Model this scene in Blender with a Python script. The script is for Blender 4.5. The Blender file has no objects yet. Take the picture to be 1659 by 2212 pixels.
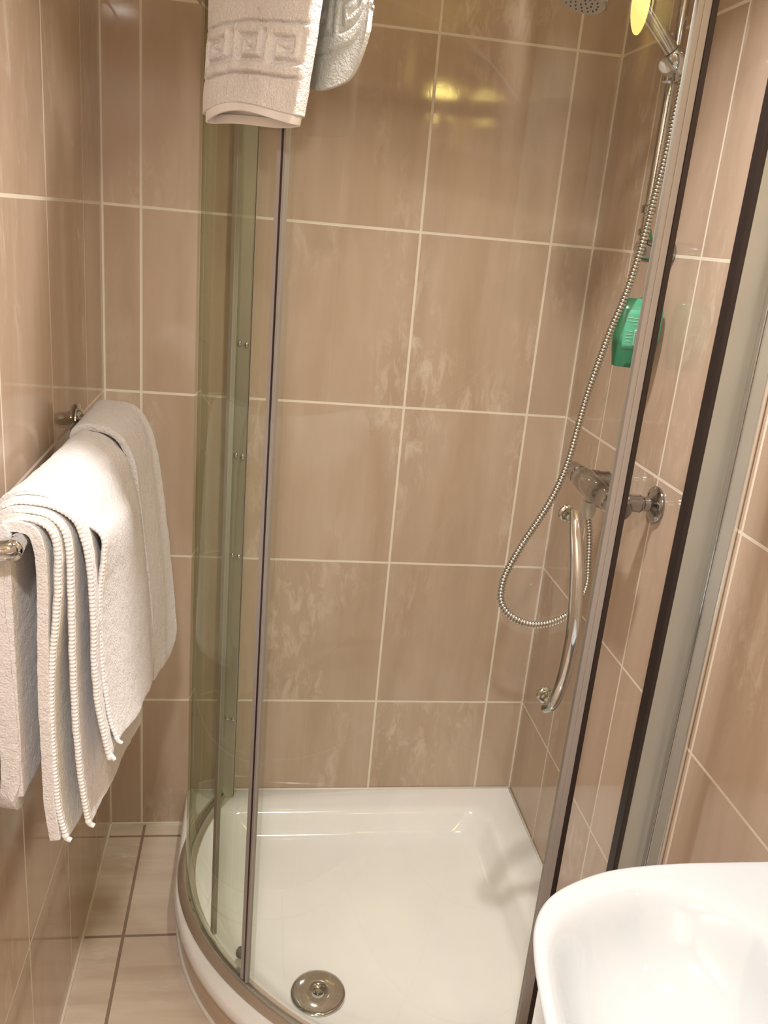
import bpy, bmesh, math, random
from mathutils import Vector, Matrix, noise
random.seed(4)
C = bpy.context.scene.collection
PI = math.pi
S = bpy.context.scene

# ------------------------------------------------------------------ camera
XR, XL, YF, ZC = .4007, -.6801, -2.70, 2.34          # right wall, left wall, front wall, ceiling
cam_d = bpy.data.cameras.new('camera'); cam = bpy.data.objects.new('camera', cam_d); C.objects.link(cam)
r_ = Vector((0.987619, -0.130863, 0.086507)); u_ = Vector((-0.040341, 0.321036, 0.946207)); f_ = Vector((0.151594, 0.937982, -0.311782))
M = Matrix.Identity(4)
for i in range(3):
    M[i][0] = r_[i]; M[i][1] = u_[i]; M[i][2] = -f_[i]
M[0][3], M[1][3], M[2][3] = -0.344374, -1.977044, 1.560235
cam.matrix_world = M
cam_d.sensor_fit = 'HORIZONTAL'; cam_d.sensor_width = 36; cam_d.lens = 36*1864.03/1659; cam_d.clip_start = .01
S.camera = cam

# ------------------------------------------------------------------ world, light, exposure
w = bpy.data.worlds.new('world'); S.world = w; w.use_nodes = True
w.node_tree.nodes['Background'].inputs[0].default_value = (1, .93, .84, 1)
w.node_tree.nodes['Background'].inputs[1].default_value = .1
S.view_settings.view_transform = 'Standard'; S.view_settings.look = 'None'
S.view_settings.exposure = 0.26; S.view_settings.gamma = 1; S.view_settings.use_curve_mapping = False

SPOT = (-.40, -2.15, ZC-.012)      # unseen fill lamp added behind the camera to brighten the room
def area(name, loc, size, power, col, shape='DISK', rot=(0, 0, 0), spread=PI):
    l = bpy.data.lights.new(name, 'AREA'); l.shape = shape; l.size = size; l.energy = power; l.color = col; l.spread = spread
    o = bpy.data.objects.new(name, l); C.objects.link(o); o.location = loc; o.rotation_euler = rot
    return o
area('rear_fill_light', (SPOT[0], SPOT[1], SPOT[2]-.012), .12, 20, (1, .95, .92), spread=math.radians(160))  # added fill, lifts the floor, towels and walls from the camera side
area('shower_downlight_light', (-.07, -.80, ZC-.026), .09, 8.2, (1, .95, .92), spread=math.radians(114))
LAMP = (.325, -1.62, 2.035)

# ------------------------------------------------------------------ node helpers
class N:
    def __init__(s, name):
        s.m = bpy.data.materials.new(name); s.m.use_nodes = True; s.t = s.m.node_tree
        s.b = s.t.nodes['Principled BSDF']; s.out = s.t.nodes['Material Output']
    def n(s, t, **k):
        x = s.t.nodes.new(t)
        for a, b in k.items(): setattr(x, a, b)
        return x
    def l(s, a, b): s.t.links.new(a, b)
    def put(s, sock, v):
        if hasattr(v, 'type') and hasattr(v, 'is_output'): s.l(v, sock)
        else: sock.default_value = v
    def math(s, op, a, b=0., c=0.):
        x = s.n('ShaderNodeMath', operation=op)
        s.put(x.inputs[0], a); s.put(x.inputs[1], b); s.put(x.inputs[2], c)
        return x.outputs[0]
    def noise(s, vec, scale, detail=4, rough=.5, dist=0.):
        x = s.n('ShaderNodeTexNoise'); x.inputs['Scale'].default_value = scale; x.inputs['Detail'].default_value = detail
        x.inputs['Roughness'].default_value = rough; x.inputs['Distortion'].default_value = dist
        s.l(vec, x.inputs['Vector']); return x.outputs[0]
    def ramp(s, fac, stops):
        x = s.n('ShaderNodeValToRGB'); e = x.color_ramp.elements
        while len(e) < len(stops): e.new(.5)
        for el, (p, c) in zip(e, stops): el.position = p; el.color = tuple(c)+(1,) if len(c) == 3 else c
        s.l(fac, x.inputs[0]); return x.outputs[0]
    def mix(s, fac, a, b, mode='MIX'):
        x = s.n('ShaderNodeMix', data_type='RGBA', blend_type=mode)
        s.put(x.inputs[0], fac); s.put(x.inputs[6], a); s.put(x.inputs[7], b); return x.outputs[2]
    def bump(s, h, strength, dist):
        x = s.n('ShaderNodeBump'); x.inputs['Strength'].default_value = strength; x.inputs['Distance'].default_value = dist
        s.l(h, x.inputs['Height']); return x.outputs[0]

def tile_mat(name, ua, uo, up, va, vo, vp, grout_w, grout, stops, fleck, streak, rough=.07):
    k = N(name)
    pos = k.n('ShaderNodeNewGeometry').outputs['Position']
    sep = k.n('ShaderNodeSeparateXYZ'); k.l(pos, sep.inputs[0])
    def cell(a, o, p):
        q = k.math('DIVIDE', k.math('SUBTRACT', sep.outputs[a], o), p)
        fl = k.math('FLOOR', q); fr = k.math('SUBTRACT', q, fl)
        d = k.math('MULTIPLY', k.math('MINIMUM', fr, k.math('SUBTRACT', 1., fr)), p)
        return fl, d
    fu, du = cell(ua, uo, up); fv, dv = cell(va, vo, vp)
    d = k.math('MINIMUM', du, dv)
    mr = k.n('ShaderNodeMapRange', interpolation_type='SMOOTHSTEP'); k.l(d, mr.inputs[0])
    mr.inputs[1].default_value = grout_w*.42; mr.inputs[2].default_value = grout_w*.58
    tile = mr.outputs[0]
    cmb = k.n('ShaderNodeCombineXYZ'); k.l(fu, cmb.inputs[0]); k.l(fv, cmb.inputs[1])
    wn = k.n('ShaderNodeTexWhiteNoise', noise_dimensions='3D'); k.l(cmb.outputs[0], wn.inputs['Vector'])
    off = k.n('ShaderNodeVectorMath', operation='SCALE'); k.l(wn.outputs['Color'], off.inputs[0]); off.inputs['Scale'].default_value = 9.
    add = k.n('ShaderNodeVectorMath', operation='ADD'); k.l(pos, add.inputs[0]); k.l(off.outputs[0], add.inputs[1])
    mp = k.n('ShaderNodeMapping'); k.l(add.outputs[0], mp.inputs[0]); mp.inputs['Scale'].default_value = streak
    n1 = k.noise(mp.outputs[0], 1.6, 5, .55, .35)
    col = k.ramp(n1, stops)
    br = k.math('MULTIPLY_ADD', wn.outputs['Value'], .10, .95)
    cc = k.n('ShaderNodeCombineXYZ'); [k.l(br, cc.inputs[i]) for i in range(3)]
    col = k.mix(1., col, cc.outputs[0], 'MULTIPLY')
    mp2 = k.n('ShaderNodeMapping'); k.l(add.outputs[0], mp2.inputs[0]); mp2.inputs['Scale'].default_value = tuple(.55*math.sqrt(q) for q in streak)
    gate = k.ramp(k.noise(mp2.outputs[0], 3.2, 2, .5), [(.50, (0, 0, 0)), (.68, (1, 1, 1))])
    fine = k.ramp(k.noise(mp2.outputs[0], 22, 6, .68, .6), [(.50, (0, 0, 0)), (.66, (1, 1, 1))])
    fl = k.math('MULTIPLY', k.math('MULTIPLY', gate, fine), .75)
    col = k.mix(fl, col, fleck+(1,))
    col = k.mix(tile, grout+(1,), col)
    k.l(col, k.b.inputs['Base Color'])
    k.l(k.math('MULTIPLY_ADD', tile, rough-.55, .55), k.b.inputs['Roughness'])
    k.b.inputs['Specular IOR Level'].default_value = .55
    wav = k.noise(pos, 5, 2)
    h = k.math('ADD', k.math('MULTIPLY', tile, .5), k.math('MULTIPLY', wav, .12))
    h = k.math('ADD', h, k.math('MULTIPLY', fine, .015))
    k.l(k.bump(h, .30, .004), k.b.inputs['Normal'])
    return k.m

WSTOPS = [(.28, (.465, .345, .245)), (.45, (.51, .385, .285)), (.60, (.54, .415, .315)), (.78, (.585, .46, .36))]
GR = (.80, .72, .60); FK = (.72, .62, .52)
T_BACK = tile_mat('wall_tile_back', 0, 0., .3, 2, 1.5577, .3936, .0056, GR, WSTOPS, FK, (8, 8, 1.2))
T_LEFT = tile_mat('wall_tile_left', 1, -.195, .2945, 2, 1.5577, .3936, .0056, GR, WSTOPS, FK, (8, 8, 1.2))
T_RIGHT = tile_mat('wall_tile_right', 1, -.2205, .2975, 2, 1.5577, .3936, .0056, GR, WSTOPS, FK, (8, 8, 1.2))
T_FLOOR = tile_mat('floor_tile', 0, -.5915, .45, 1, -.05, .334, .007, (.30, .22, .165),
                   [(.28, (.57, .47, .37)), (.45, (.67, .56, .455)), (.6, (.72, .62, .51)), (.78, (.78, .69, .58))], (.82, .74, .64), (1.6, 13, 13), .12)

def simple(name, col, rough=.4, metal=0., spec=.5, coat=0., bump=None):
    k = N(name); k.b.inputs['Roughness'].default_value = rough; k.b.inputs['Metallic'].default_value = metal
    k.b.inputs['Specular IOR Level'].default_value = spec; k.b.inputs['Coat Weight'].default_value = coat; k.b.inputs['Coat Roughness'].default_value = .04
    pos = k.n('ShaderNodeNewGeometry').outputs['Position']
    n = k.noise(pos, 9, 3)
    c = k.ramp(n, [(.35, tuple(x*.965 for x in col)), (.65, col)])
    k.l(c, k.b.inputs['Base Color'])
    if bump: k.l(k.bump(k.noise(pos, bump[0], 3), bump[1], bump[2]), k.b.inputs['Normal'])
    return k.m
CHROME = simple('polished_chrome', (.61, .63, .64), .07, 1.)
SATIN = simple('satin_aluminium', (.60, .61, .58), .36, .55)
CHROMED = simple('grey_chrome', (.40, .405, .41), .12, 1.)
SATIN_SHADE = simple('shaded_aluminium', (.40, .38, .31), .35, .6)  # satin aluminium with the weaker light on the left profile put into its colour
RAILM = simple('bright_aluminium', (.80, .78, .74), .22, .85)
ACRYL = simple('white_acrylic', (.86, .85, .825), .13, spec=.5, coat=.35)
CERAM = simple('white_ceramic', (.53, .57, .60), .05, spec=.5, coat=.5)
CAULK = simple('white_sealant', (.80, .76, .68), .45)
DARKS = simple('dark_rubber', (.026, .018, .017), .3)
LILAC = simple('grey_lilac_plastic', (.37, .335, .325), .22)
CLEARP = simple('pale_plastic', (.38, .355, .31), .22)
PLINTH = simple('beige_plinth_panel', (.55, .42, .31), .16, coat=.2)
CREAM = simple('cream_paint', (.80, .74, .64), .6)
CEIL = simple('ceiling_paint', (.82, .79, .73), .7)
DARKHOLE = simple('dark_gap', (.05, .05, .045), .5)
GREYP = simple('grey_nozzle_plate', (.42, .41, .38), .35)
def terry(name, col):
    k = N(name); pos = k.n('ShaderNodeTexCoord').outputs['Object']
    a = k.noise(pos, 330, 3, .6, .3); b = k.noise(pos, 90, 3, .6)
    k.l(k.ramp(a, [(.3, tuple(x*.90 for x in col)), (.6, col)]), k.b.inputs['Base Color'])
    k.b.inputs['Roughness'].default_value = .95; k.b.inputs['Specular IOR Level'].default_value = .1
    k.b.inputs['Sheen Weight'].default_value = .35; k.b.inputs['Sheen Roughness'].default_value = .5
    h = k.math('ADD', a, k.math('MULTIPLY', b, 1.3))
    k.l(k.bump(h, .75, .0035), k.b.inputs['Normal']); return k.m
TERRY = terry('white_terry', (.84, .82, .82)); TERRY_SHADE = terry('cream_shade_terry', (.82, .79, .74)); HEM = simple('white_cotton_hem', (.86, .84, .83), .8, spec=.15)  # cream terry: shade on the white towels' inner folds put into the colour

def glass(name, tint, edge):
    k = N(name); k.t.nodes.remove(k.b)
    lw = k.n('ShaderNodeLayerWeight'); lw.inputs['Blend'].default_value = .5
    fac = k.math('POWER', lw.outputs['Facing'], 2.6)
    pos = k.n('ShaderNodeNewGeometry').outputs['Position']
    sm = k.math('MULTIPLY_ADD', k.noise(pos, 4, 3), .04, .0)
    col = k.mix(k.math('ADD', fac, sm), tint+(1,), edge+(1,))
    tr = k.n('ShaderNodeBsdfTransparent'); k.l(col, tr.inputs[0])
    gl = k.n('ShaderNodeBsdfGlossy'); gl.inputs['Roughness'].default_value = .0; gl.inputs[0].default_value = (.95, 1, .96, 1)
    fr = k.n('ShaderNodeFresnel'); fr.inputs['IOR'].default_value = 1.45
    geo = k.n('ShaderNodeNewGeometry')
    # only the outward face of each sheet surface mirrors (thin glass, no inner total reflection)
    f2 = k.math('MULTIPLY', fr.outputs[0], k.math('SUBTRACT', 1., geo.outputs['Backfacing']))
    mx = k.n('ShaderNodeMixShader'); k.l(f2, mx.inputs[0]); k.l(tr.outputs[0], mx.inputs[1]); k.l(gl.outputs[0], mx.inputs[2])
    k.l(mx.outputs[0], k.out.inputs['Surface']); return k.m
GLASS = glass('green_tinted_glass', (.978, .984, .974), (.79, .82, .71))
EDGE = simple('glass_edge_green', (.25, .36, .28), .1)

# ------------------------------------------------------------------ object helpers
def tag(o, label=None, cat=None, group=None, kind=None):
    for a, b in (('label', label), ('category', cat), ('group', group), ('kind', kind)):
        if b: o[a] = b
    return o
def empty(name, loc, label, cat, group=None):
    o = bpy.data.objects.new(name, None); C.objects.link(o); o.location = loc; o.empty_display_size = .05
    bpy.context.view_layer.update()
    return tag(o, label, cat, group)
def obj(name, bm, mat, parent=None, smooth=True, bevel=0., seg=2, sub=0, auto=None):
    me = bpy.data.meshes.new(name); bmesh.ops.recalc_face_normals(bm, faces=bm.faces[:]); bm.to_mesh(me); bm.free()
    me.materials.append(mat)
    o = bpy.data.objects.new(name, me); C.objects.link(o)
    if smooth:
        for p in me.polygons: p.use_smooth = True
    if parent:
        loc = Vector(parent.location); q = parent
        while q.parent: q = q.parent; loc += Vector(q.location)
        me.transform(Matrix.Translation(-loc)); o.parent = parent
    if bevel:
        m = o.modifiers.new('bevel', 'BEVEL'); m.width = bevel; m.segments = seg; m.limit_method = 'ANGLE'; m.angle_limit = .6
        m.harden_normals = False
    if sub:
        m = o.modifiers.new('sub', 'SUBSURF'); m.levels = sub; m.render_levels = sub
    if auto is not None and smooth:
        me.shade_smooth() if False else None
        for e in me.edges: pass
        bm2 = bmesh.new(); bm2.from_mesh(me)
        for e in bm2.edges:
            if len(e.link_faces) == 2 and e.calc_face_angle(0) > auto: e.smooth = False
        bm2.to_mesh(me); bm2.free()
    return o
def box(bm, lo, hi):
    vs = [bm.verts.new((x, y, z)) for x in (lo[0], hi[0]) for y in (lo[1], hi[1]) for z in (lo[2], hi[2])]
    for f in ((0, 1, 3, 2), (4, 6, 7, 5), (0, 4, 5, 1), (2, 3, 7, 6), (0, 2, 6, 4), (1, 5, 7, 3)): bm.faces.new([vs[i] for i in f])
    return bm
def B(lo, hi): return box(bmesh.new(), lo, hi)
def catmull(pts, n):
    pts = [Vector(p) for p in pts]; P = [2*pts[0]-pts[1]]+pts+[2*pts[-1]-pts[-2]]; out = []
    for i in range(1, len(P)-2):
        for k in range(12):
            t = k/12.; a, b, c, d = P[i-1:i+3]
            out.append(.5*((2*b)+(c-a)*t+(2*a-5*b+4*c-d)*t*t+(3*b-a-3*c+d)*t**3))
    out.append(pts[-1])
    L = [0.]
    for a, b in zip(out, out[1:]): L.append(L[-1]+(b-a).length)
    res = []; j = 0
    for i in range(n):
        s = L[-1]*i/(n-1)
        while j < len(L)-2 and L[j+1] < s: j += 1
        t = (s-L[j])/max(1e-9, L[j+1]-L[j]); res.append(out[j].lerp(out[j+1], min(1, max(0, t))))
    return res
def tube(bm, path, rad, seg=16, cap=True):
    path = [Vector(p) for p in path]; n = len(path); rings = []
    t = (path[1]-path[0]).normalized(); up = Vector((0, 0, 1)) if abs(t.z) < .9 else Vector((0, 1, 0))
    a = t.cross(up).normalized()
    for i, p in enumerate(path):
        t2 = (path[min(i+1, n-1)]-path[max(i-1, 0)]).normalized()
        a = (a-t2*a.dot(t2)).normalized(); b = t2.cross(a)
        rr = rad(i/(n-1)) if callable(rad) else rad
        rings.append([bm.verts.new(p+(a*math.cos(2*PI*k/seg)+b*math.sin(2*PI*k/seg))*rr) for k in range(seg)])
    for r0, r1 in zip(rings, rings[1:]):
        for k in range(seg): bm.faces.new((r0[k], r0[(k+1) % seg], r1[(k+1) % seg], r1[k]))
    if cap: bm.faces.new(rings[0][::-1]); bm.faces.new(rings[-1])
    return bm
def lathe(bm, base, axis, prof, seg=40):
    """prof: (distance along axis, radius) pairs"""
    base = Vector(base); ax = Vector(axis).normalized(); up = Vector((0, 0, 1)) if abs(ax.z) < .9 else Vector((0, 1, 0))
    a = ax.cross(up).normalized(); b = ax.cross(a); rings = []
    for d, rr in prof:
        rings.append([bm.verts.new(base+ax*d+(a*math.cos(2*PI*k/seg)+b*math.sin(2*PI*k/seg))*max(rr, 1e-4)) for k in range(seg)])
    for r0, r1 in zip(rings, rings[1:]):
        for k in range(seg): bm.faces.new((r0[k], r0[(k+1) % seg], r1[(k+1) % seg], r1[k]))
    bm.faces.new(rings[0][::-1]); bm.faces.new(rings[-1])
    return bm

# ------------------------------------------------------------------ the room
def wall(name, lo, hi, m): return tag(obj(name, B(lo, hi), m, smooth=False), kind='structure')
wall('wall_back', (XL-.1, 0, -.1), (XR+.1, .1, ZC), T_BACK)
wall('wall_left', (XL-.1, YF, -.1), (XL, 0, ZC), T_LEFT)
wall('wall_right', (XR, YF, -.1), (XR+.1, 0, ZC), T_RIGHT)
wall('wall_front', (XL-.1, YF-.1, -.1), (XR+.1, YF, ZC), CREAM)
wall('floor', (XL, YF, -.1), (XR, 0, 0), T_FLOOR)
wall('ceiling', (XL-.1, YF-.1, ZC), (XR+.1, .1, ZC+.1), CEIL)
# sealed joints in the corners and along the floor
wall('trim_1', (XL, -.004, 0), (XL+.004, 0, ZC), simple('corner_grout', GR, .5))
wall('trim_2', (XR-.004, -.004, .106), (XR, 0, ZC), bpy.data.materials['corner_grout'])
wall('trim_3', (XL+.004, -.005, 0), (-.486, 0, .005), bpy.data.materials['corner_grout'])
wall('trim_4', (XL, YF, 0), (XL+.005, -.005, .005), bpy.data.materials['corner_grout'])
# the door behind the camera, in the front wall
d = tag(obj('door_1', B((-.52, YF, 0), (.20, YF+.035, 2.0)), simple('door_paint', (.60, .52, .44), .4), smooth=False, bevel=.003), kind='structure')
obj('door_panel', B((-.43, YF+.035, 1.05), (.11, YF+.043, 1.88)), bpy.data.materials['door_paint'], d, smooth=False, bevel=.004)
obj('door_handle', tube(bmesh.new(), catmull([(.14, YF+.035, 1.0), (.14, YF+.085, 1.0), (.12, YF+.09, 1.0), (.03, YF+.09, 1.0)], 20), .008), CHROME, d)

# ------------------------------------------------------------------ enclosure curve
CX, CY = .096, -.305
def sstep(t): t = max(0., min(1., t)); return t*t*(3-2*t)
def RR(th): return .524+.028*sstep(abs(th-225)/52.)
def cp(th, off=0., z=0.):
    a = math.radians(th); r = RR(th)+off; return Vector((CX+r*math.cos(a), CY+r*math.sin(a), z))
TH0, TH1 = 146.3, 303.7
def arc(th0, th1, o0, o1, z0, z1, n=48):
    bm = bmesh.new(); rings = []
    for i in range(n+1):
        th = th0+(th1-th0)*i/n
        rings.append([bm.verts.new(cp(th, o, z)) for o, z in ((o0, z0), (o1, z0), (o1, z1), (o0, z1))])
    for a, b in zip(rings, rings[1:]):
        for k in range(4): bm.faces.new((a[k], a[(k+1) % 4], b[(k+1) % 4], b[k]))
    bm.faces.new(rings[0][::-1]); bm.faces.new(rings[-1]); return bm

# ------------------------------------------------------------------ shower tray
def outline(r, xs, ye, n=60, yb=0.):
    """quadrant: from the back wall down the left side, round the arc, to the right wall"""
    pts = [(xs, yb)]
    for i in range(n+1):
        th = 180+90*i/n; a = math.radians(th)
        pts.append((CX+r*math.cos(a), CY+r*math.sin(a)))
    pts.append((XR-(0 if yb == 0 else .073), CY-r))
    return pts
tray = empty('shower_tray', (.0, -.35, 0), 'white acrylic quadrant shower tray on a beige plinth, round chrome waste near its front', 'shower tray')
R0 = .580
NP = 96
def loop(r, inset, z, corner=.075):
    """closed loop of the tray with its two walls inset; fixed number of points so that loops loft together"""
    xl, yb, xr, yf = CX-r, -inset, XR-inset, CY-r
    pts = []
    c = max(corner if inset > 0 else .0005, .0005)
    def quarter(cx, cy, rad, a0, a1, n):
        for i in range(n):
            a = math.radians(a0+(a1-a0)*i/(n-1)); pts.append((cx+rad*math.cos(a), cy+rad*math.sin(a), z))
    quarter(CX, CY, r, 180, 270, 40)
    quarter(xr-c, yf+c, c, 270, 360, 12)
    quarter(xr-c, yb-c, c, 0, 90, 12)
    quarter(xl+c, yb-c, c, 90, 180, 12)
    return pts
def loft(bm, loops, cap0=False, cap1=False):
    R = [[bm.verts.new(p) for p in l] for l in loops]
    n = len(R[0])
    for a, b in zip(R, R[1:]):
        for k in range(n):
            bm.faces.new((a[k], a[(k+1) % n], b[(k+1) % n], b[k]))
    if cap0: bm.faces.new(R[0][::-1])
    if cap1: bm.faces.new(R[-1])
    return R
bm = bmesh.new()
G = .0012
Ls = [loop(R0-.004, G, .074, .001), loop(R0, G, .078, .001), loop(R0+.001, G, .092, .001), loop(R0-.001, G, .100, .001), loop(R0-.005, G, .1048, .001), loop(R0-.012, G, .106, .001),
      loop(R0-.066, .074, .106, .05), loop(R0-.076, .084, .1050, .055), loop(R0-.084, .092, .1015, .058), loop(R0-.090, .098, .094, .06), loop(R0-.110, .120, .060, .07), loop(R0-.118, .128, .0535, .075),
      loop(R0-.132, .140, .0512, .08), loop(R0-.165, .170, .050, .09)]
R = loft(bm, Ls)
# floor of the tray falls gently towards the waste
cxd, cyd = -.169, -.607
last = [Vector(p) for p in Ls[-1]]; prev = R[-1]
for s in (.8, .6, .45, .3):
    ring = [bm.verts.new((cxd+(p.x-cxd)*s, cyd+(p.y-cyd)*s, .046+.004*s)) for p in last]
    for k in range(len(ring)): bm.faces.new((prev[k], prev[(k+1) % len(ring)], ring[(k+1) % len(ring)], ring[k]))
    prev = ring
bm.faces.new(prev)
obj('tray_basin', bm, ACRYL, tray, auto=1.2)
bm = bmesh.new(); loft(bm, [loop(R0-.022, G, .001, .001), loop(R0-.010, G, .001, .001), loop(R0-.010, G, .0738, .001), loop(R0-.022, G, .0738, .001), loop(R0-.022, G, .001, .001)])
obj('plinth', bm, PLINTH, tray, auto=.7)
tub = [(-.487, -.008, .003)]+[(CX+(R0-.008)*math.cos(math.radians(t)), CY+(R0-.008)*math.sin(math.radians(t)), .003) for t in range(180, 271, 2)]+[(XR-.01, CY-R0+.008, .003)]
obj('floor_sealant', tube(bmesh.new(), tub, .0045, 8), CAULK, tray)
bm = bmesh.new(); tube(bm, [(-.475, -.003, .107), (XR-.003, -.003, .107)], .003, 8); tube(bm, [(XR-.003, -.003, .107), (XR-.003, -.74, .107)], .003, 8)
obj('wall_sealant', bm, CAULK, tray)
wz = .0485
waste = obj('waste_cover', lathe(bmesh.new(), (cxd, cyd, wz), (0, 0, 1), [(0, .050), (.003, .0555), (.0055, .0568), (.0078, .0558), (.0092, .050), (.0108, .030), (.0112, .0125), (.0098, .012), (.0096, .004)], 64), CHROME, tray)
obj('centre_cap', lathe(bmesh.new(), (cxd, cyd, wz+.0098), (0, 0, 1), [(0, .0060), (.0010, .0060), (.0016, .005)], 24), CHROME, waste)
bm = bmesh.new()
for k in range(4):
    a = PI/4+k*PI/2
    lathe(bm, (cxd+.0095*math.cos(a), cyd+.0095*math.sin(a), wz+.0097), (0, 0, 1), [(0, .0018), (.0006, .0018)], 10)
obj('cap_slots', bm, DARKHOLE, waste)

# ------------------------------------------------------------------ enclosure
ZR, ZT = .1235, 1.90
enc = empty('shower_enclosure', (CX, CY, .106), 'curved glass quadrant shower enclosure, its sliding door slightly open beside the right wall', 'shower enclosure')
E0, E1 = TH0+.6, TH1-.5
def arc_prof(th0, th1, poly, n=90):
    bm = bmesh.new(); rings = []
    for i in range(n+1):
        th = th0+(th1-th0)*i/n; rings.append([bm.verts.new(cp(th, o, z)) for o, z in poly])
    m = len(poly)
    for a, b in zip(rings, rings[1:]):
        for k in range(m): bm.faces.new((a[k], a[(k+1) % m], b[(k+1) % m], b[k]))
    bm.faces.new(rings[0][::-1]); bm.faces.new(rings[-1]); return bm
obj('bottom_rail', arc_prof(E0, E1, [(-.016, .1068), (.0245, .1068), (.0255, .1085), (.0235, .1125), (.0190, .1180), (.0145, .1218), (.0100, .1235), (.0090, .1235), (.0088, .1105), (-.0008, .1105), (-.0010, .1180), (-.0030, .1180), (-.0034, .1105), (-.0150, .1105)]), RAILM, enc, auto=.6)
bm = arc(E0, E1, -.018, .016, ZT, ZT+.045, 90)
obj('top_rail', bm, CHROME, enc, auto=.5)
# fixed pane at the back left, ends at its dark sealing strip
obj('fixed_glass_pane', arc(TH0+3.2, 218.2, .001, .007, .1105, ZT-.001, 60), GLASS, enc, auto=.5)
# wall profile on the back wall
def along(th, o0, o1, z0, z1, dth): return arc(th, th+dth, o0, o1, z0, z1, 3)
pb = obj('wall_profile', B((-.402, -.0375, .110), (-.362, -.001, ZT-.001)), SATIN_SHADE, enc, smooth=False, bevel=.003)
obj('profile_groove', B((-.3620, -.026, .112), (-.3605, -.017, ZT-.01)), CLEARP, pb, smooth=False)
obj('profile_groove', B((-.3640, -.0315, .112), (-.3608, -.0295, ZT-.01)), DARKS, pb, smooth=False)
obj('profile_rib', B((-.3640, -.0085, .112), (-.3600, -.0060, ZT-.01)), RAILM, pb, smooth=False)
obj('profile_edge', B((-.4025, -.0445, .110), (-.394, -.038, ZT-.001)), RAILM, pb, smooth=False, bevel=.001)
for z in (.345, .79, 1.035, 1.29):
    sc = obj('screw', lathe(bmesh.new(), (-.3700, -.0375, z), (0, -1, 0), [(0, .0055), (.002, .0055), (.0045, .004), (.0055, .001)], 20), CHROME, pb)
    sc = obj('screw', lathe(bmesh.new(), (-.3850, -.0375, z+.003), (0, -1, 0), [(0, .0055), (.002, .0055), (.0045, .004), (.0055, .001)], 20), CHROME, pb)
obj('glass_channel', arc(TH0+2.6, TH0+4.2, -.004, .012, .1105, ZT-.001, 4), RAILM, enc, auto=.5)
# wall profile on the right wall: satin post, dark magnetic strip and a bright flange on the tiles
def slab(p, q, t0, t1, z0, z1):
    """vertical slab along the plan line p-q, between side offsets t0 and t1"""
    p = Vector((p[0], p[1], 0)); q = Vector((q[0], q[1], 0)); n = Vector((-(q-p).y, (q-p).x, 0)).normalized(); bm = bmesh.new()
    lo = [p+n*t0, q+n*t0, q+n*t1, p+n*t1]
    v = [bm.verts.new((a.x, a.y, z)) for z in (z0, z1) for a in lo]
    for f in ((3, 2, 1, 0), (4, 5, 6, 7), (0, 1, 5, 4), (1, 2, 6, 5), (2, 3, 7, 6), (3, 0, 4, 7)): bm.faces.new([v[i] for i in f])
    return bm
pA, pB = (XR-.001, -.752), (.338, -.770)
pr = obj('wall_profile', slab(pB, pA, 0, .016, .1105, ZT-.001), SATIN, enc, smooth=False, bevel=.002)
obj('magnetic_seal', slab((.3265, -.7735), (.3375, -.7702), -.002, .015, .1105, ZT-.001), DARKS, pr, smooth=False, bevel=.0015)
obj('wall_flange', B((XR-.009, -.806, .1275), (XR-.001, -.7535, ZT-.001)), RAILM, pr, smooth=False, bevel=.002)
obj('flange_ridge', B((XR-.012, -.7700, .1275), (XR-.0092, -.7650, ZT-.001)), CHROME, pr, smooth=False, bevel=.001)
# strip on the free end of the fixed pane
fs = obj('pane_end_strip', arc(217.2, 218.15, -.0010, .0085, .1255, ZT-.002, 4), LILAC, enc, auto=.5)
obj('pane_seal', arc(218.22, 218.65, -.0020, .0085, .1255, ZT-.002, 3), DARKS, fs, auto=.5)
obj('pane_strip_edge', arc(218.7, 219.2, .0, .0085, .1255, ZT-.002, 3), LILAC, fs, auto=.5)
obj('pane_fin', arc(219.25, 221.0, .004, .0052, .1255, ZT-.002, 4), GLASS, fs, auto=.5)
# sliding door
DT0, DT1 = 203.5, 277.35
door = obj('sliding_glass_door', arc(DT0, DT1, -.0135, -.0075, .1225, ZT-.004, 90), GLASS, enc, auto=.5)
obj('trailing_seal', arc(DT0-1.1, DT0-.1, -.0145, -.0065, .1225, ZT-.004, 4), CLEARP, door, auto=.5)
obj('trailing_seal_edge', arc(DT0-1.5, DT0-1.15, -.0145, -.0065, .1225, ZT-.004, 4), LILAC, door, auto=.5)
obj('leading_seal', arc(DT1+.05, DT1+2.05, -.0150, -.0060, .1225, ZT-.004, 6), LILAC, door, auto=.5)
obj('seal_ridge', arc(DT1+.9, DT1+1.1, -.0058, -.0045, .1225, ZT-.004, 3), CLEARP, door, auto=.5)
obj('magnetic_seal', arc(DT1+2.1, DT1+2.95, -.0170, -.0040, .1225, ZT-.004, 4), DARKS, door, auto=.5)
for th in (212.6, 266):
    p = cp(th, -.014, .135); nrm = (cp(th, 0)-cp(th, -.02)).normalized()
    w_ = obj('roller', lathe(bmesh.new(), p-nrm*.017, nrm, [(0, .009), (.002, .0125), (.008, .013), (.0095, .0105), (.013, .0105), (.0145, .006), (.0165, .006)], 28), simple('grey_nylon', (.13, .125, .11), .35) if th < 220 else bpy.data.materials['grey_nylon'], door)
for th in (212.6, 266):
    p = cp(th, -.014, 1.86); nrm = (cp(th, 0)-cp(th, -.02)).normalized()
    obj('roller', lathe(bmesh.new(), p-nrm*.017, nrm, [(0, .009), (.002, .0125), (.008, .013), (.0095, .0105), (.013, .0105), (.0145, .006), (.0165, .006)], 28), bpy.data.materials['grey_nylon'], door)
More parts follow.
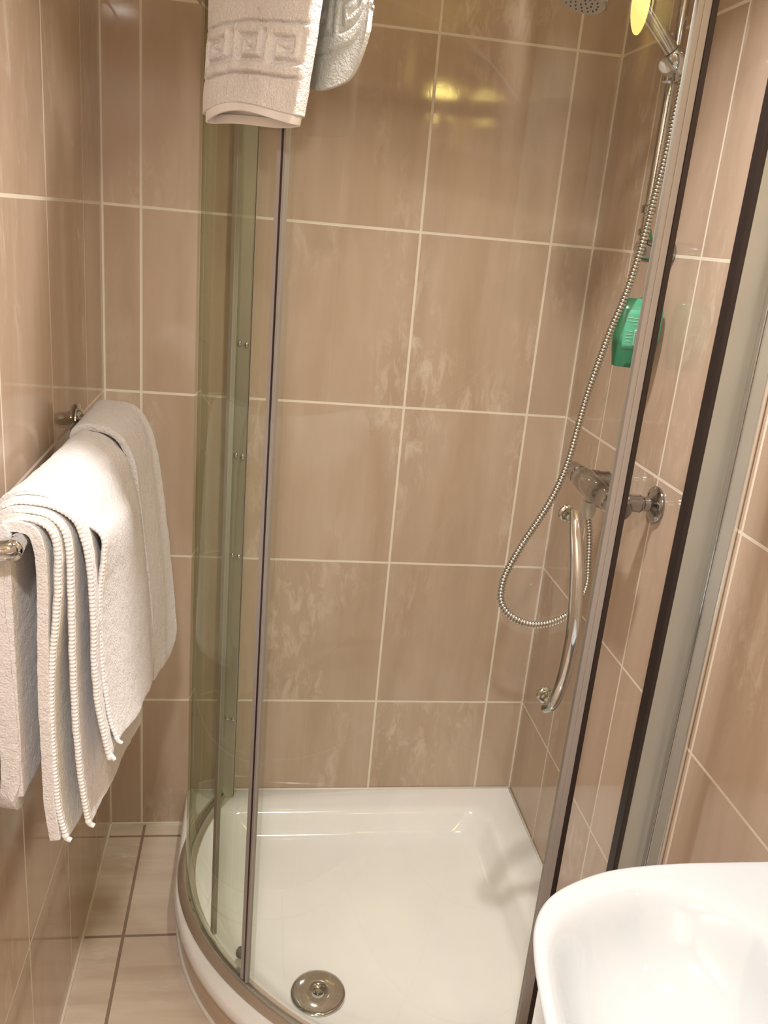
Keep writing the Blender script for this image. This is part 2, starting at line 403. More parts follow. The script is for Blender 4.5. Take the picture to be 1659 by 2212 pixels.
# bow handle on the door
H1, H0 = cp(271.1, -.0075, 1.192), cp(272.3, -.0075, .894)
nv = (cp(271.7, .02)-cp(271.7, 0)).normalized()
ed = Vector((.97, -.1, 0)).normalized()
hp = catmull([H0+nv*.012+Vector((-.004, 0, -.012)), H0+nv*.024+Vector((0, 0, 0)), H0.lerp(H1, .10)+nv*.040, H0.lerp(H1, .25)+nv*.056, H0.lerp(H1, .5)+nv*.066, H0.lerp(H1, .75)+nv*.056, H0.lerp(H1, .90)+nv*.040, H1+nv*.026, H1+nv*.018+Vector((0, 0, .010))], 80)
hd = obj('door_handle', tube(bmesh.new(), hp, lambda t: .0104*(1-.25*abs(2*t-1)**4), 24), CHROME, door, auto=.7)
for P0 in (H0, H1):
    obj('handle_mount', lathe(bmesh.new(), P0+nv*.0003, nv, [(0, .0110), (.002, .0115), (.005, .010), (.010, .0080), (.018, .0080)], 32), CHROME, hd)
    obj('handle_mount', lathe(bmesh.new(), P0-nv*.0063, -nv, [(0, .0115), (.003, .0125), (.007, .011), (.010, .007)], 32), CHROME, hd)

# ------------------------------------------------------------------ thermostatic bar mixer
VX, VZ = .318, 1.113
mx = empty('shower_mixer', (XR, -.45, VZ), 'chrome bar shower mixer with two round wall flanges on the right wall', 'shower mixer')
def ly(prof, y0, x=VX, z=VZ): return lathe(bmesh.new(), (x, y0, z), (0, -1, 0), prof, 44)
obj('valve_body', ly([(0, .0195), (.004, .0225), (.03, .0225), (.034, .025), (.130, .025), (.134, .0225), (.170, .0225), (.173, .0195)], -.352), CHROMED, mx, auto=.6)
obj('temperature_knob', ly([(0, .016), (.003, .0195), (.040, .0205), (.046, .0215), (.0485, .0195)], -.3005), CHROMED, mx, auto=.6)
obj('flow_knob', ly([(0, .0195), (.003, .0215), (.010, .0205), (.040, .0195), (.045, .016)], -.5275), CHROMED, mx, auto=.6)
for y in (-.372, -.530):
    fl = obj('wall_flange', lathe(bmesh.new(), (XR-.0005, y, VZ+.003), (-1, 0, 0), [(0, .0335), (.003, .0345), (.006, .033), (.011, .024), (.0145, .015), (.016, .0135)], 48), CHROMED, mx, auto=.8)
    u = obj('union', lathe(bmesh.new(), (XR-.0155, y, VZ+.003), (-1, 0, 0), [(0, .0135), (.012, .0135), (.0135, .0115), (.0165, .0115), (.018, .0165), (.036, .0165), (.040, .0185), (.052, .0185), (.058, .016)], 36), CHROMED, mx, auto=.6)
    obj('joint_ring', lathe(bmesh.new(), (XR-.0335, y, VZ+.003), (-1, 0, 0), [(0, .0166), (.0008, .0169), (.0016, .0166)], 36), DARKHOLE, u)
obj('hose_outlet', lathe(bmesh.new(), (.322, -.410, VZ-.022), (0, 0, -1), [(0, .012), (.010, .012), (.012, .0145), (.030, .0135), (.044, .0105)], 32), SATIN, mx, auto=.6)

# ------------------------------------------------------------------ riser rail
RX, RY = .342, -.402
rr = empty('riser_rail', (XR, RY, 1.565), 'vertical chrome riser rail with round end bracket on the right wall', 'shower rail')
obj('rail_tube', tube(bmesh.new(), [(RX, RY, 1.575), (RX, RY, 2.16)], .0095, 28), CHROME, rr, auto=.7)
for z in (1.562, 2.17):
    obj('wall_bracket', lathe(bmesh.new(), (XR-.0005, RY, z), (-1, 0, 0), [(0, .0195), (.002, .0205), (.060, .0205), (.064, .0195), (.066, .017)], 44), CHROMED, rr, auto=.6)
obj('bracket_collar', lathe(bmesh.new(), (RX, RY, 1.587), (0, 0, 1), [(0, .011), (.003, .0125), (.010, .0125), (.012, .011)], 28), CHROMED, rr, auto=.6)
obj('soap_clip', lathe(bmesh.new(), (RX, RY, 1.625), (0, 0, 1), [(0, .0105), (.001, .013), (.013, .013), (.015, .0105)], 28), CHROMED, rr, auto=.6)
SZ = 1.862
sl = obj('handset_slider', lathe(bmesh.new(), (RX, RY, SZ-.024), (0, 0, 1), [(0, .0125), (.003, .0165), (.044, .0165), (.048, .0125)], 32), CHROME, rr, auto=.6)
obj('slider_knob', lathe(bmesh.new(), (RX-.012, RY-.010, SZ), (-.55, -.8, 0), [(0, .014), (.014, .015), (.022, .013), (.024, .009)], 28), SATIN, sl, auto=.6)
hb, he = Vector((.340, -.442, 1.858)), Vector((.194, -.450, 1.999))
hdv = (he-hb).normalized()
obj('handset_cradle', lathe(bmesh.new(), hb+hdv*.004, hdv, [(0, .0135), (.004, .0160), (.024, .0165), (.028, .0145)], 28), CHROME, sl, auto=.6)

# ------------------------------------------------------------------ hand shower
hs = empty('hand_shower', hb, 'chrome hand shower resting in its cradle, pointing left with its round head down', 'hand shower')
obj('shower_handle', tube(bmesh.new(), catmull([hb+hdv*.033, hb+hdv*.10, hb+hdv*.15, hb+hdv*.185+Vector((-.006, 0, -.003)), Vector((.165, -.451, 1.985))], 40), lambda t: .0115+.0025*math.sin(t*PI*.8), 28), CHROME, hs, auto=.6)
obj('handle_collar', lathe(bmesh.new(), hb-hdv*.008, hdv, [(0, .009), (.004, .0118), (.036, .0128), (.040, .011)], 28), SATIN, hs, auto=.6)
hc = Vector((.150, -.452, 1.950))
dn = Vector((-.30, -.12, -.95)).normalized()
head = obj('shower_head', lathe(bmesh.new(), hc-dn*.020, dn, [(0, .012), (.006, .030), (.014, .040), (.028, .0445), (.034, .0445), (.037, .041)], 52), CHROME, hs, auto=.6)
obj('nozzle_plate', lathe(bmesh.new(), hc+dn*.0171, dn, [(0, .0395), (.0015, .039)], 48), GREYP, head, auto=.6)
bm = bmesh.new(); a_ = dn.cross(Vector((0, 1, 0))).normalized(); b_ = dn.cross(a_)
for rad, n in ((.010, 6), (.020, 12), (.030, 18)):
    for k in range(n):
        lathe(bm, hc+dn*.0186+(a_*math.cos(2*PI*k/n)+b_*math.sin(2*PI*k/n))*rad, dn, [(0, .0016), (.0016, .0010)], 8)
nz = obj('nozzles', bm, DARKHOLE, head); 

# ------------------------------------------------------------------ hose
HP = [(0.322, -0.41, 1.047), (0.328, -0.42, 1.008), (0.327, -0.44, 0.96), (0.318, -0.47, 0.918), (0.288, -0.5, 0.886), (0.246, -0.52, 0.868), (0.197, -0.53, 0.864), (0.155, -0.53, 0.879), (0.132, -0.52, 0.905), (0.133, -0.51, 0.944), (0.148, -0.5, 0.979), (0.172, -0.49, 1.023), (0.197, -0.48, 1.062), (0.221, -0.47, 1.106), (0.241, -0.46, 1.16), (0.254, -0.45, 1.221), (0.266, -0.44, 1.286), (0.278, -0.44, 1.352), (0.293, -0.44, 1.421), (0.309, -0.44, 1.48), (0.321, -0.44, 1.546), (0.328, -0.44, 1.602), (0.332, -0.44, 1.645), (0.338, -0.44, 1.70), (0.342, -0.44, 1.76), (0.345, -0.44, 1.82), tuple(hb-hdv*.008)]
L = sum((Vector(a)-Vector(b)).length for a, b in zip(HP, HP[1:]))
ribs = int(L/.0062)
pth = catmull(HP, ribs*8+1)
k = N('ribbed_steel'); k.b.inputs['Metallic'].default_value = 1; k.b.inputs['Roughness'].default_value = .2; k.b.inputs['Base Color'].default_value = (.66, .64, .60, 1)
pf = (.0050, .0064, .0074, .0077, .0077, .0074, .0064, .0050)
hose = obj('shower_hose', tube(bmesh.new(), pth, lambda t: pf[int(round(t*ribs*8)) % 8], 18), k.m, auto=1.4)
tag(hose, 'ribbed steel shower hose looping down from the mixer and up to the hand shower', 'shower hose')
mx_d = bmesh.new(); tube(mx_d, pth[4:-4:4], .0053, 10)
obj('hose_core', mx_d, DARKHOLE, hose)

# ------------------------------------------------------------------ green bottle hung from the rail bracket
bt = empty('shower_gel_bottle', (.349, -.425, 1.357), 'green plastic shower gel bottle hanging under the riser rail bracket', 'bottle')
def gmat(name, c0, c1):
    k = N(name); pos = k.n('ShaderNodeNewGeometry').outputs['Position']; s = k.n('ShaderNodeSeparateXYZ'); k.l(pos, s.inputs[0])
    t = k.math('DIVIDE', k.math('SUBTRACT', s.outputs[2], 1.357), .115)
    # liquid stands up to a level inside the translucent plastic
    k.l(k.ramp(t, [(.0, c0), (.34, c0), (.46, c1)]), k.b.inputs['Base Color']); k.b.inputs['Roughness'].default_value = .18
    k.b.inputs['Coat Weight'].default_value = .3; return k.m
GB = gmat('green_gel_plastic', (.005, .165, .085), (.050, .36, .21))
rb = Matrix.Rotation(math.radians(-14), 3, 'Z')
def bl(z, w, d, n=40, c=Vector((.349, -.425, 0))):
    out = []
    for i in range(n):
        a = 2*PI*i/n; ca, sa = math.cos(a), math.sin(a)
        p = Vector((w*math.copysign(abs(ca)**.6, ca), d*math.copysign(abs(sa)**.75, sa), 0)); p = rb @ p
        out.append((c.x+p.x, c.y+p.y, z))
    return out
bm = bmesh.new()
BW = [(1.3520, .0330, .012), (1.3535, .0355, .0145), (1.365, .0370, .016), (1.385, .0405, .017), (1.415, .0435, .0175), (1.44, .0435, .0165), (1.458, .0420, .0140), (1.472, .0385, .010), (1.4765, .0365, .007), (1.4775, .034, .005)]
loft(bm, [bl(z, w_, d_) for z, w_, d_ in BW], True, True)
body = obj('bottle_body', bm, GB, bt, auto=.9)
def front(u, z, h=.0006):   # a point on the front face
    i = max(j for j in range(len(BW)) if BW[j][0] <= z); a, b = BW[i], BW[min(i+1, len(BW)-1)]
    t = (z-a[0])/max(1e-6, b[0]-a[0]); w_ = a[1]+(b[1]-a[1])*t; d_ = a[2]+(b[2]-a[2])*t
    ca = max(-1, min(1, math.copysign(abs(u)**(1/.6), u)))
    sa = -math.sqrt(max(0, 1-ca*ca)); p = rb @ Vector((u*w_, -(abs(sa)**.75)*d_-h, 0))
    return Vector((.349+p.x, -.425+p.y, z))
def patch(u0, u1, z0, z1, h=.0006, nu=10, nz=8, slant=.0):
    bm = bmesh.new(); g = [[[bm.verts.new(front(u0+(u1-u0)*i/nu+slant*(z1-z0)*j/nz, z0+(z1-z0)*j/nz, hh)) for i in range(nu+1)] for j in range(nz+1)] for hh in (h*.2, h)]
    for s in (0, 1):
        for j in range(nz):
            for i in range(nu): bm.faces.new((g[s][j][i], g[s][j][i+1], g[s][j+1][i+1], g[s][j+1][i]))
    for j in range(nz):
        for i in (0, nu): bm.faces.new((g[0][j][i], g[0][j+1][i], g[1][j+1][i], g[1][j][i]))
    for i in range(nu):
        for j in (0, nz): bm.faces.new((g[0][j][i], g[1][j][i], g[1][j][i+1], g[0][j][i+1]))
    return bm
lb = obj('label', patch(-.62, .62, 1.386, 1.458, .0007), simple('pale_green_label', (.09, .42, .27), .3), body)
obj('label_panel', patch(-.15, .55, 1.392, 1.423, .0012), simple('grey_green_panel', (.28, .48, .38), .35), lb)
bm = bmesh.new()
for j in range(9):
    z = 1.394+j*.0031
    b2 = patch(-.11, .50-.06*(j % 3), z, z+.0011, .0016, 6, 1); me = bpy.data.meshes.new('tmp'); b2.to_mesh(me); b2.free(); bm.from_mesh(me); bpy.data.meshes.remove(me)
obj('small_print', bm, simple('dark_green_print', (.03, .20, .13), .4), lb)
bm = bmesh.new()
for j, (a, b) in enumerate([(-.5, .2), (-.5, .3), (-.48, -.22), (-.5, -.25), (-.5, -.2), (-.48, -.28), (-.1, .4), (-.2, .45)]):
    z = [1.436, 1.442, 1.418, 1.412, 1.406, 1.400, 1.448, 1.430][j]
    b2 = patch(a, b, z, z+.0012, .0013, 6, 1); me = bpy.data.meshes.new('tmp'); b2.to_mesh(me); b2.free(); bm.from_mesh(me); bpy.data.meshes.remove(me)
obj('pale_print', bm, simple('pale_print_ink', (.30, .58, .44), .4), lb)
hook = catmull([(.360, -.425, 1.475), (.364, -.422, 1.50), (.366, -.421, 1.54), (.362, -.423, 1.566), (.352, -.426, 1.578), (.346, -.424, 1.585), (.348, -.412, 1.594), (.350, -.400, 1.5955)], 40)
obj('hanging_hook', tube(bmesh.new(), hook, .0026, 12), GB, bt)
obj('hook_eye', lathe(bmesh.new(), (.354, -.427, 1.4765), (.1, -.25, 1), [(0, .008), (.002, .0085), (.0035, .007), (.0036, .003)], 24), simple('deep_green_plastic', (.02, .22, .11), .3), bt)

# ------------------------------------------------------------------ towel rail and towels
BX, BZ, Y0, Y1 = -.621, 1.163, -.307, -.985
tr = empty('towel_rail', (XL, -.62, BZ), 'chrome towel rail with a round flange on the left tiled wall', 'towel rail')
bar = catmull([(XL+.010, Y0, BZ), (XL+.035, Y0, BZ), (BX-.010, Y0, BZ), (BX-.002, Y0-.003, BZ), (BX, Y0-.014, BZ), (BX, Y0-.05, BZ), (BX, Y1+.05, BZ), (BX, Y1+.022, BZ), (BX-.004, Y1+.006, BZ), (BX-.016, Y1, BZ), (XL+.03, Y1, BZ), (XL+.010, Y1, BZ)], 160)
obj('rail_bar', tube(bmesh.new(), bar, .0125, 28), CHROME, tr)
for y in (Y0, Y1):
    obj('wall_flange', lathe(bmesh.new(), (XL+.0008, y, BZ), (1, 0, 0), [(0, .0300), (.002, .0320), (.0045, .0315), (.006, .026), (.0085, .0225), (.013, .0165), (.020, .0150), (.028, .0162), (.030, .0160)], 52), CHROME, tr, auto=.9)

def over(front, zb, kx=.85):
    """complete a front profile (x,z from the crest down to the front hem) with the part that goes back over the bar down the wall side"""
    x0, z0 = front[0]; R = z0-BZ
    xb = max(XL+.016, BX-R*kx)
    back = [(BX-.006, z0+.001), (BX-.006-R*.6*kx, z0-.18*R), (xb, z0-.62*R), (xb, z0-R-.02), (xb, (z0+zb)/2), (xb+.001, zb)]
    fr = [f for f in front]
    return back[::-1]+fr
def sheet(name, yn, pn, yf, pf_, mat, parent, th=.009, nu=120, nv=44, wob=.0022, seed=0, bow=0., rn=0., rf=0.):
    a = catmull([(x, yn, z) for x, z in pn], nu); b = catmull([(x, yf, z) for x, z in pf_], nu)
    bm = bmesh.new(); g = []
    for j in range(nv+1):
        t = j/nv; row = []
        te = 1-(1-t)**1.0
        for i in range(nu):
            p = a[i].lerp(b[i], te); s = i/(nu-1)
            down = max(0., (s-.45)/.55)
            p.x += bow*math.sin(PI*t)*down
            q = Vector((p.x*2+seed, p.y*7, p.z*2.5+seed*3)); w_ = wob*(.25+down*1.6)*min(1, max(0.0, min(t, 1-t)*9)+.45)
            p.x += noise.noise(q)*w_*2.2
            for tt, rc in ((t, rn), (1-t, rf)):
                d_ = tt*abs(yf-yn)
                if rc and d_ < rc: p.z += (rc-math.sqrt(max(0, rc*rc-(rc-d_)**2)))*max(0, (s-.86)/.14)
            q2 = Vector((p.x*60, p.y*60, p.z*60+seed)); p.x += noise.noise(q2)*.0011; p.z += noise.noise(q2+Vector((9, 3, 1)))*.0008
            row.append(bm.verts.new(p))
        g.append(row)
    for j in range(nv):
        for i in range(nu-1): bm.faces.new((g[j][i], g[j][i+1], g[j+1][i+1], g[j+1][i]))
    edge = [v.co.copy() for v in g[0]]
    bmesh.ops.recalc_face_normals(bm, faces=bm.faces[:])
    bm.normal_update()
    cx = sum(v.normal.x for v in g[nv//2][-30:])
    o = obj(name, bm, mat, parent)
    me = o.data
    m = o.modifiers.new('thick', 'SOLIDIFY'); m.thickness = th; m.offset = 0
    m.use_even_offset = False
    m = o.modifiers.new('soft', 'BEVEL'); m.width = th*.42; m.segments = 3; m.limit_method = 'ANGLE'; m.angle_limit = 1.0
    return o, edge
def braid(edge, r, parent, pitch=.0056, i0=8, tip=True, dy=-.001):
    e = [p+Vector((0, dy, 0)) for p in edge[i0:]]
    Ln = sum((x-y).length for x, y in zip(e, e[1:])); n = int(Ln/pitch)*6+1
    pts = catmull(e[::3]+[e[-1]], n)
    bm = bmesh.new(); tube(bm, pts, lambda t: r*min(1, .55+t*3)*(1+.16*math.sin(t*(n-1)/6*2*PI)), 10)
    if tip:
        d = (pts[-1]-pts[-3]).normalized()
        q = pts[-1]+Vector((.008, -.001, -.005)); bm2 = tube(bm, catmull([pts[-1]-d*.004, pts[-1]+d*.002+Vector((.002, 0, 0)), q], 10), lambda t: r*(1.25-.35*t), 10)
    return obj('hem', bm, HEM, parent)

TB = empty('bath_towel', (BX, -.70, BZ), 'folded white bath towel with braided hems at the near end of the rail, brightly lit', 'towel', 'white bath towels over the wall rail')
TA = empty('bath_towel', (BX, -.42, BZ), 'white bath towel at the far end of the rail, next to the wall flange', 'towel', 'white bath towels over the wall rail')
A_far = [(-0.606, 1.206), (-0.581, 1.204), (-0.56, 1.191), (-0.545, 1.163), (-0.535, 1.128), (-0.525, 1.069), (-0.517, 1.003), (-0.506, 0.907), (-0.496, 0.806), (-0.490, 0.72), (-.492, .703)]
A_near = [(-0.612, 1.196), (-0.592, 1.193), (-0.573, 1.180), (-0.558, 1.155), (-0.550, 1.128), (-0.543, 1.069), (-0.536, 1.003), (-0.526, 0.907), (-0.520, 0.806), (-0.518, 0.715)]
sheet('outer_fold', -.495, over(A_near, .80), -.338, over(A_far, .80, .42), TERRY, TA, th=.012, seed=3, rf=.035)
sheet('inner_fold', -.494, over([(x-.015, z-.013) for x, z in A_near[:-1]]+[(-.545, .68)], .72), -.350, over([(x-.014, z-.013) for x, z in A_far[:-2]]+[(-.507, .69)], .72), TERRY_SHADE, TA, th=.010, seed=5)
# near towel
Bn = [(-0.605, 1.207), (-0.586, 1.202), (-0.566, 1.189), (-0.55, 1.171), (-0.532, 1.156), (-0.53, 1.127), (-0.536, 1.082), (-0.538, 1.028), (-0.535, 0.959), (-0.528, 0.894), (-0.518, 0.852)]
Bf = [(-0.620, 1.190), (-0.596, 1.184), (-0.572, 1.160), (-0.553, 1.118), (-0.540, 1.055), (-0.531, 0.969), (-0.522, 0.879), (-0.515, 0.785), (-0.513, 0.737)]
o, e = sheet('outer_fold', -.900, over(Bn, .84), -.506, over(Bf, .82), TERRY, TB, th=.008, seed=1, nu=150, nv=60, bow=.006, rf=.04)
braid(e, .0026, TB, i0=70)
def inner(name, y, pts, dx, dz, zb, mat, seed, i0, r, tip=True, yf=-.56, zend=None, th=.006):
    n_ = len(pts)-1; far = [(x+dx*(i/n_)**.6-.008*(1-i/n_), z+dz-.030*max(0, 1-2.2*i/n_)) for i, (x, z) in enumerate(pts)]
    if zend: far[-1] = (far[-1][0], zend)
    o, e = sheet(name, y, over(pts, zb), yf, over(far, zb), mat, TB, th=th, seed=seed, nu=130, nv=36)
    if r: braid(e, r, TB, i0=i0, tip=tip, dy=-.002)
    return o
L2 = [(-0.599, 1.203), (-0.58, 1.198), (-0.564, 1.187), (-0.553, 1.166), (-0.547, 1.137), (-0.544, 1.092), (-0.542, 1.04), (-0.542, 0.973), (-0.536, 0.91), (-0.524, 0.843)]
L3 = [(-0.605, 1.196), (-0.589, 1.192), (-0.576, 1.181), (-0.568, 1.161), (-0.566, 1.121), (-0.566, 1.057), (-0.566, 0.978), (-0.564, 0.887), (-0.558, 0.799), (-0.551, 0.742)]
L4 = [(-0.608, 1.189), (-0.594, 1.186), (-0.584, 1.175), (-0.579, 1.156), (-0.579, 1.119), (-0.583, 1.062), (-0.59, 0.996), (-0.593, 0.928), (-0.591, 0.851), (-0.587, 0.777), (-0.579, 0.727)]
L5 = [(-0.616, 1.182), (-0.607, 1.179), (-0.600, 1.168), (-0.596, 1.147), (-0.595, 1.104), (-0.597, 1.034), (-0.599, 0.955), (-0.598, 0.872), (-0.597, 0.785), (-0.591, 0.728)]
inner('second_fold', -.925, L2, -.004, .0, .82, TERRY, 7, 60, .0033, True, -.53, .72, .009)
inner('third_fold', -.935, L3, .012, .002, .80, TERRY, 9, 58, .0036, True, -.53, .655, .010)
inner('fourth_fold', -.945, L4, .030, .002, .79, TERRY_SHADE, 11, 56, .0037, True, -.53, .625, .010)
inner('inner_fold', -.955, L5, .035, .0, .80, TERRY, 13, 0, 0, False, -.53, .64, .013)
# the wall-side half of the near towel hangs straight down
bk = [(-.630, 1.176), (-.647, 1.160), (-.652, 1.10), (-.648, 1.0), (-.645, .90), (-.645, .83), (-.652, .765)]
bk2 = [(-.632, 1.176), (-.650, 1.160), (-.657, 1.10), (-.655, 1.0), (-.655, .90), (-.655, .83), (-.660, .77)]
o, e = sheet('wall_side_fold', -.958, bk, -.60, bk2, TERRY, TB, th=.024, seed=21, nu=90, nv=60, wob=.004, rn=.035)

# ------------------------------------------------------------------ hand towel hung over the top rail of the enclosure
HT = empty('hand_towel', cp(217, .02, ZT), 'white towel with an embossed Greek key band hung over the top of the glass enclosure', 'towel')
KEY = ["1111110", "1000010", "1011010", "1010010", "1011110", "1000000", "1111111"]
def keyh(u, v):
    """relief height of the woven key band; u along the width, v across the band (0..1)"""
    if v < -.06 or v > 1.06: return 0.
    if v < .0 or v > 1.: return -1.
    def s(a, b):
        a = int(math.floor(a)); b = int(math.floor(b))
        if b < 0 or b > 8: return -1.
        if b in (0, 8): return .9
        return .9 if KEY[b-1][a % 7] == '1' else -.9
    uu, vv = u*21, v*9
    t = 0.
    for du in (-.22, 0, .22):
        for dv in (-.22, 0, .22): t += s(uu+du, vv+dv)
    return t/9
def towel_tube(name, stations, nl, t, mat, parent, band, key_rel=.0040, seed=0):
    """stations: (left point, right point, outward normal); closed flattened loops lofted, open at the lower end"""
    bm = bmesh.new(); rings = []
    half = nl//2
    for si, (A, Bp, n, v) in enumerate(stations):
        ring = []; W_ = (Bp-A).length; ax = (Bp-A)/W_
        for i in range(nl):
            face = 0 if i < half else 1
            s = i/half if face == 0 else (nl-i)/half
            x = s*W_; cap = min(1., min(s, 1-s)/.035); prof = math.sqrt(max(0, 1-(1-cap)**2))
            y = (t/2)*(.15+.85*prof)*(1 if face == 0 else -1)
            y += t*.55*math.sin(PI*s)*(1 if face == 0 else -.2)*(.4+.6*math.exp(-v*14))
            p = A+ax*x+n*y
            p += n*noise.noise(Vector((s*3.2+seed, v*9, face*3)))*.0042 + n*noise.noise(p*45)*.0012
            p.z += .004*math.sin(s*5+seed)+(.011 if face == 0 else -.005)*math.sin(PI*s)*math.exp(-v*45)
            if band and face == 0:
                vb = (v-band[0])/(band[1]-band[0])-.05*math.sin(s*3.3)
                p += n*keyh(s*1.0, 1-vb)*key_rel*min(1, min(s, 1-s)*12)
            ring.append(bm.verts.new(p))
        rings.append(ring)
    for a, b in zip(rings, rings[1:]):
        for i in range(nl): bm.faces.new((a[i], a[(i+1) % nl], b[(i+1) % nl], b[i]))
    bm.faces.new(rings[-1])
    o = obj(name, bm, mat, parent)
    m = o.modifiers.new('thick', 'SOLIDIFY'); m.thickness = .004; m.offset = -1
    return o
def st(th0, th1, o, z0, z1, v):
    A, Bp = cp(th0, o), cp(th1, o); A.z, Bp.z = z0, z1
    n = Vector((Bp.y-A.y, -(Bp.x-A.x), 0)).normalized()
    if n.dot(A-Vector((CX, CY, A.z))) < 0: n = -n
    return (A, Bp, n, v)
sts = []
for i in range(190):
    f = i/189; v = f*.255
    sts.append(st(205.0, 226.6+1.9*min(1, f*1.3), .052-.012*f, 1.695+v, 1.694+v, v))
def arch(th0, th1):
    out = []
    for i in range(1, 13):
        a = PI*i/12; o = -.001+.042*math.cos(a)
        out.append(st(th0+(222-th0)*0*i, th1, o, 1.949+.012*math.sin(a), 1.949+.012*math.sin(a), .26))
    return out
fr = towel_tube('front_half', sts, 300, .020, TERRY, HT, (.046, .108))
bm = bmesh.new()
e0 = [st(205.0, 228.5, .040, 1.699, 1.698, 0)]
hemst = []
for i in range(10):
    f = i/9
    hemst.append(st(205.8+.1*f, 226.0+.3*f, .052, 1.684+.014*f, 1.683+.014*f, 0))
towel_tube('hem', hemst, 200, .017, HEM, fr, None)
# back half inside the enclosure, seen through the glass
def back_sheet():
    bm = bmesh.new(); n_u, n_v = 130, 150; g = []
    for j in range(n_v+1):
        v = j/n_v; row = []
        for i in range(n_u+1):
            s = i/n_u; z = ZT+.055-(v*(.188+.030*math.sin(PI*min(1, s*1.0)) - .045*max(0, (s-.78)/.22)**2.0))
            th = 212+s*17.8
            rel = keyh(s*.9+.1, (v-.42)/.36)*.0016 if .3 < v < .9 else 0
            off = -.046+.004*math.sin(s*9+v*3)+rel+.004*v
            row.append(bm.verts.new(cp(th, off, z)))
        g.append(row)
    for j in range(n_v):
        for i in range(n_u): bm.faces.new((g[j][i], g[j][i+1], g[j+1][i+1], g[j+1][i]))
    o = obj('back_half', bm, TERRY, HT)
    m = o.modifiers.new('thick', 'SOLIDIFY'); m.thickness = .007; m.offset = 0
    m = o.modifiers.new('soft', 'BEVEL'); m.width = .003; m.segments = 2; m.limit_method = 'ANGLE'; m.angle_limit = 1.0
back_sheet()
# top of the towel, lying over the rail
bm = bmesh.new(); g = []
for j in range(15):
    f = j/14; a = PI*f; row = []
    for i in range(41):
        s = i/40
        th = (205.6+(213.5-205.6)*f)+s*((228.0-205.6)*(1-f)+(233.8-213.5)*f)
        row.append(bm.verts.new(cp(th, -.003+.043*math.cos(a), ZT+.052+.010*math.sin(a))))
    g.append(row)
for j in range(14):
    for i in range(40): bm.faces.new((g[j][i], g[j][i+1], g[j+1][i+1], g[j+1][i]))
o = obj('top_fold', bm, TERRY, HT); m = o.modifiers.new('thick', 'SOLIDIFY'); m.thickness = .008; m.offset = 0

# ------------------------------------------------------------------ washbasin
ws = empty('washbasin', (XR, -1.45, .70), 'white ceramic washbasin projecting from the right wall in front of the shower', 'washbasin')
half = [(.399, -1.163), (.355, -1.1625), (.315, -1.163), (.253, -1.1625), (.185, -1.163), (.122, -1.168), (.077, -1.178), (.029, -1.199), (-.001, -1.223), (-.022, -1.257), (-.034, -1.297), (-.042, -1.34), (-.048, -1.39), (-.050, -1.45)]
full = half+[(x, -2.9-y) for x, y in half[-2::-1]]
on = 140
OUT = [Vector((p.x, p.y)) for p in catmull([(x, y, 0) for x, y in full], on)]
bc = Vector((.110, -1.45))
def ringo(f, z, xs=0.):       # outer outline scaled towards the wall
    return [(XR-.001-(XR-.001-p.x)*f, -1.45+(p.y+1.45)*(1-(1-f)*.8), z) for p in OUT]
def bowl(inset_f, z):
    out = []
    for i, p in enumerate(OUT):
        t = PI*(i/(on-1)); 
        a = math.radians(90)+t*0
        q = Vector((p.x, p.y))-bc
        qx = q.x if q.x < 0 else q.x*.135/.29
        s = 1.0
        # round the wall side of the bowl
        if q.x > 0:
            m_ = abs(q.y)/.2875; s = math.sqrt(max(0., 1-min(1., (q.x/.30))**2.2*.55))
        yy = q.y*(.90 if q.x < 0 else .90*s)
        out.append((bc.x+qx*(.90 if q.x < 0 else 1.)*inset_f, bc.y+yy*inset_f, z))
    return out
bm = bmesh.new()
Lp = [ringo(.45, .640), ringo(.62, .655), ringo(.80, .70), ringo(.905, .755), ringo(.955, .80), ringo(.980, .83), ringo(.991, .841), ringo(.998, .8465), ringo(.990, .8498), ringo(.974, .8505)]
R = loft(bm, Lp, True)
def closed_ring(lst): return [bm.verts.new(p) for p in lst]
prev = R[-1]
for s, z in ((1.02, .8500), (.985, .8470), (.95, .8400), (.91, .828), (.86, .811), (.80, .794), (.72, .778), (.62, .765), (.50, .755), (.36, .748), (.20, .744), (.08, .742)):
    rg = closed_ring(bowl(s, z)); n = len(rg)
    for k2 in range(n): bm.faces.new((prev[k2], prev[(k2+1) % n], rg[(k2+1) % n], rg[k2]))
    prev = rg
bm.faces.new(prev)
obj('basin_bowl', bm, CERAM, ws, sub=1, auto=1.3)
bm = bmesh.new(); lathe(bm, (.24, -1.45, .001), (0, 0, 1), [(0, .11), (.02, .105), (.2, .085), (.5, .08), (.645, .11)], 48)
obj('pedestal', bm, CERAM, ws)
obj('basin_waste', lathe(bmesh.new(), (.11, -1.45, .742), (0, 0, 1), [(0, .030), (.002, .032), (.0035, .029), (.004, .01)], 40), CHROME, ws)
tp = empty('basin_tap', (.335, -1.45, .851), 'chrome mixer tap on the wall side deck of the washbasin', 'tap')
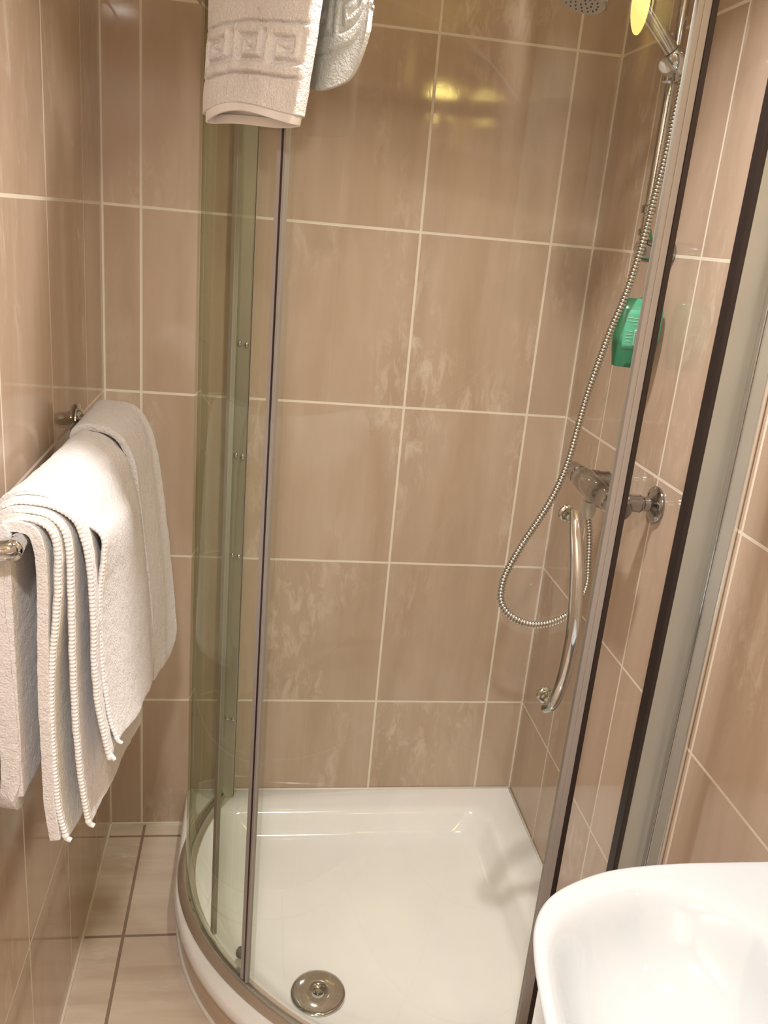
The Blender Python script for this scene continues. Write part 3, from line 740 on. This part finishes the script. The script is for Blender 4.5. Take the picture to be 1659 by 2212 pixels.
obj('tap_body', lathe(bmesh.new(), (.335, -1.45, .8515), (0, 0, 1), [(0, .026), (.004, .027), (.008, .024), (.10, .021), (.105, .018)], 36), CHROME, tp, auto=.6)
obj('tap_spout', tube(bmesh.new(), catmull([(.330, -1.45, .91), (.28, -1.45, .925), (.22, -1.45, .915), (.205, -1.45, .90)], 24), .0115, 20), CHROME, tp)
obj('tap_lever', tube(bmesh.new(), catmull([(.335, -1.45, .955), (.335, -1.45, .972), (.30, -1.45, .985), (.25, -1.45, .99)], 20), .007, 16), CHROME, tp)

# ------------------------------------------------------------------ lamps
def emit(name, col, st_):
    k = N(name); k.t.nodes.remove(k.b); e = k.n('ShaderNodeEmission'); e.inputs[0].default_value = col+(1,); e.inputs[1].default_value = st_
    k.l(e.outputs[0], k.out.inputs['Surface']); return k.m
def downlight(x, y, label, st_):
    t = empty('ceiling_downlight', (x, y, ZC), label, 'ceiling light')
    bm = bmesh.new(); lathe(bm, (x, y, ZC-.0005), (0, 0, -1), [(0, .058), (.004, .058), (.008, .052), (.009, .045)], 48)
    obj('trim_ring', bm, CHROME, t, auto=.7)
    obj('diffuser', lathe(bmesh.new(), (x, y, ZC-.0098), (0, 0, -1), [(0, .043), (.001, .043)], 40), emit('downlight_glow', (1, .88, .75), st_), t)
downlight(SPOT[0], SPOT[1], 'added round chrome ceiling fill light near the door end of the room', 12)  # fitting for the added fill lamp
downlight(-.07, -.80, 'round chrome ceiling downlight just in front of the shower door', 6)
lm = empty('wall_lamp', (XR, LAMP[1], LAMP[2]), 'warm globe wall lamp on the right wall above the washbasin', 'wall lamp')
obj('lamp_mount', lathe(bmesh.new(), (XR-.0005, LAMP[1], LAMP[2]), (-1, 0, 0), [(0, .045), (.006, .045), (.012, .03), (.03, .02), (.045, .02)], 40), CHROME, lm)
bm = bmesh.new(); bmesh.ops.create_uvsphere(bm, u_segments=32, v_segments=20, radius=.062); bmesh.ops.translate(bm, verts=bm.verts[:], vec=LAMP)
bmesh.ops.translate(bm, verts=bm.verts[:], vec=(-.012, 0, 0))
obj('lamp_shade', bm, emit('warm_lamp_glow', (1, .78, .22), 26), lm)
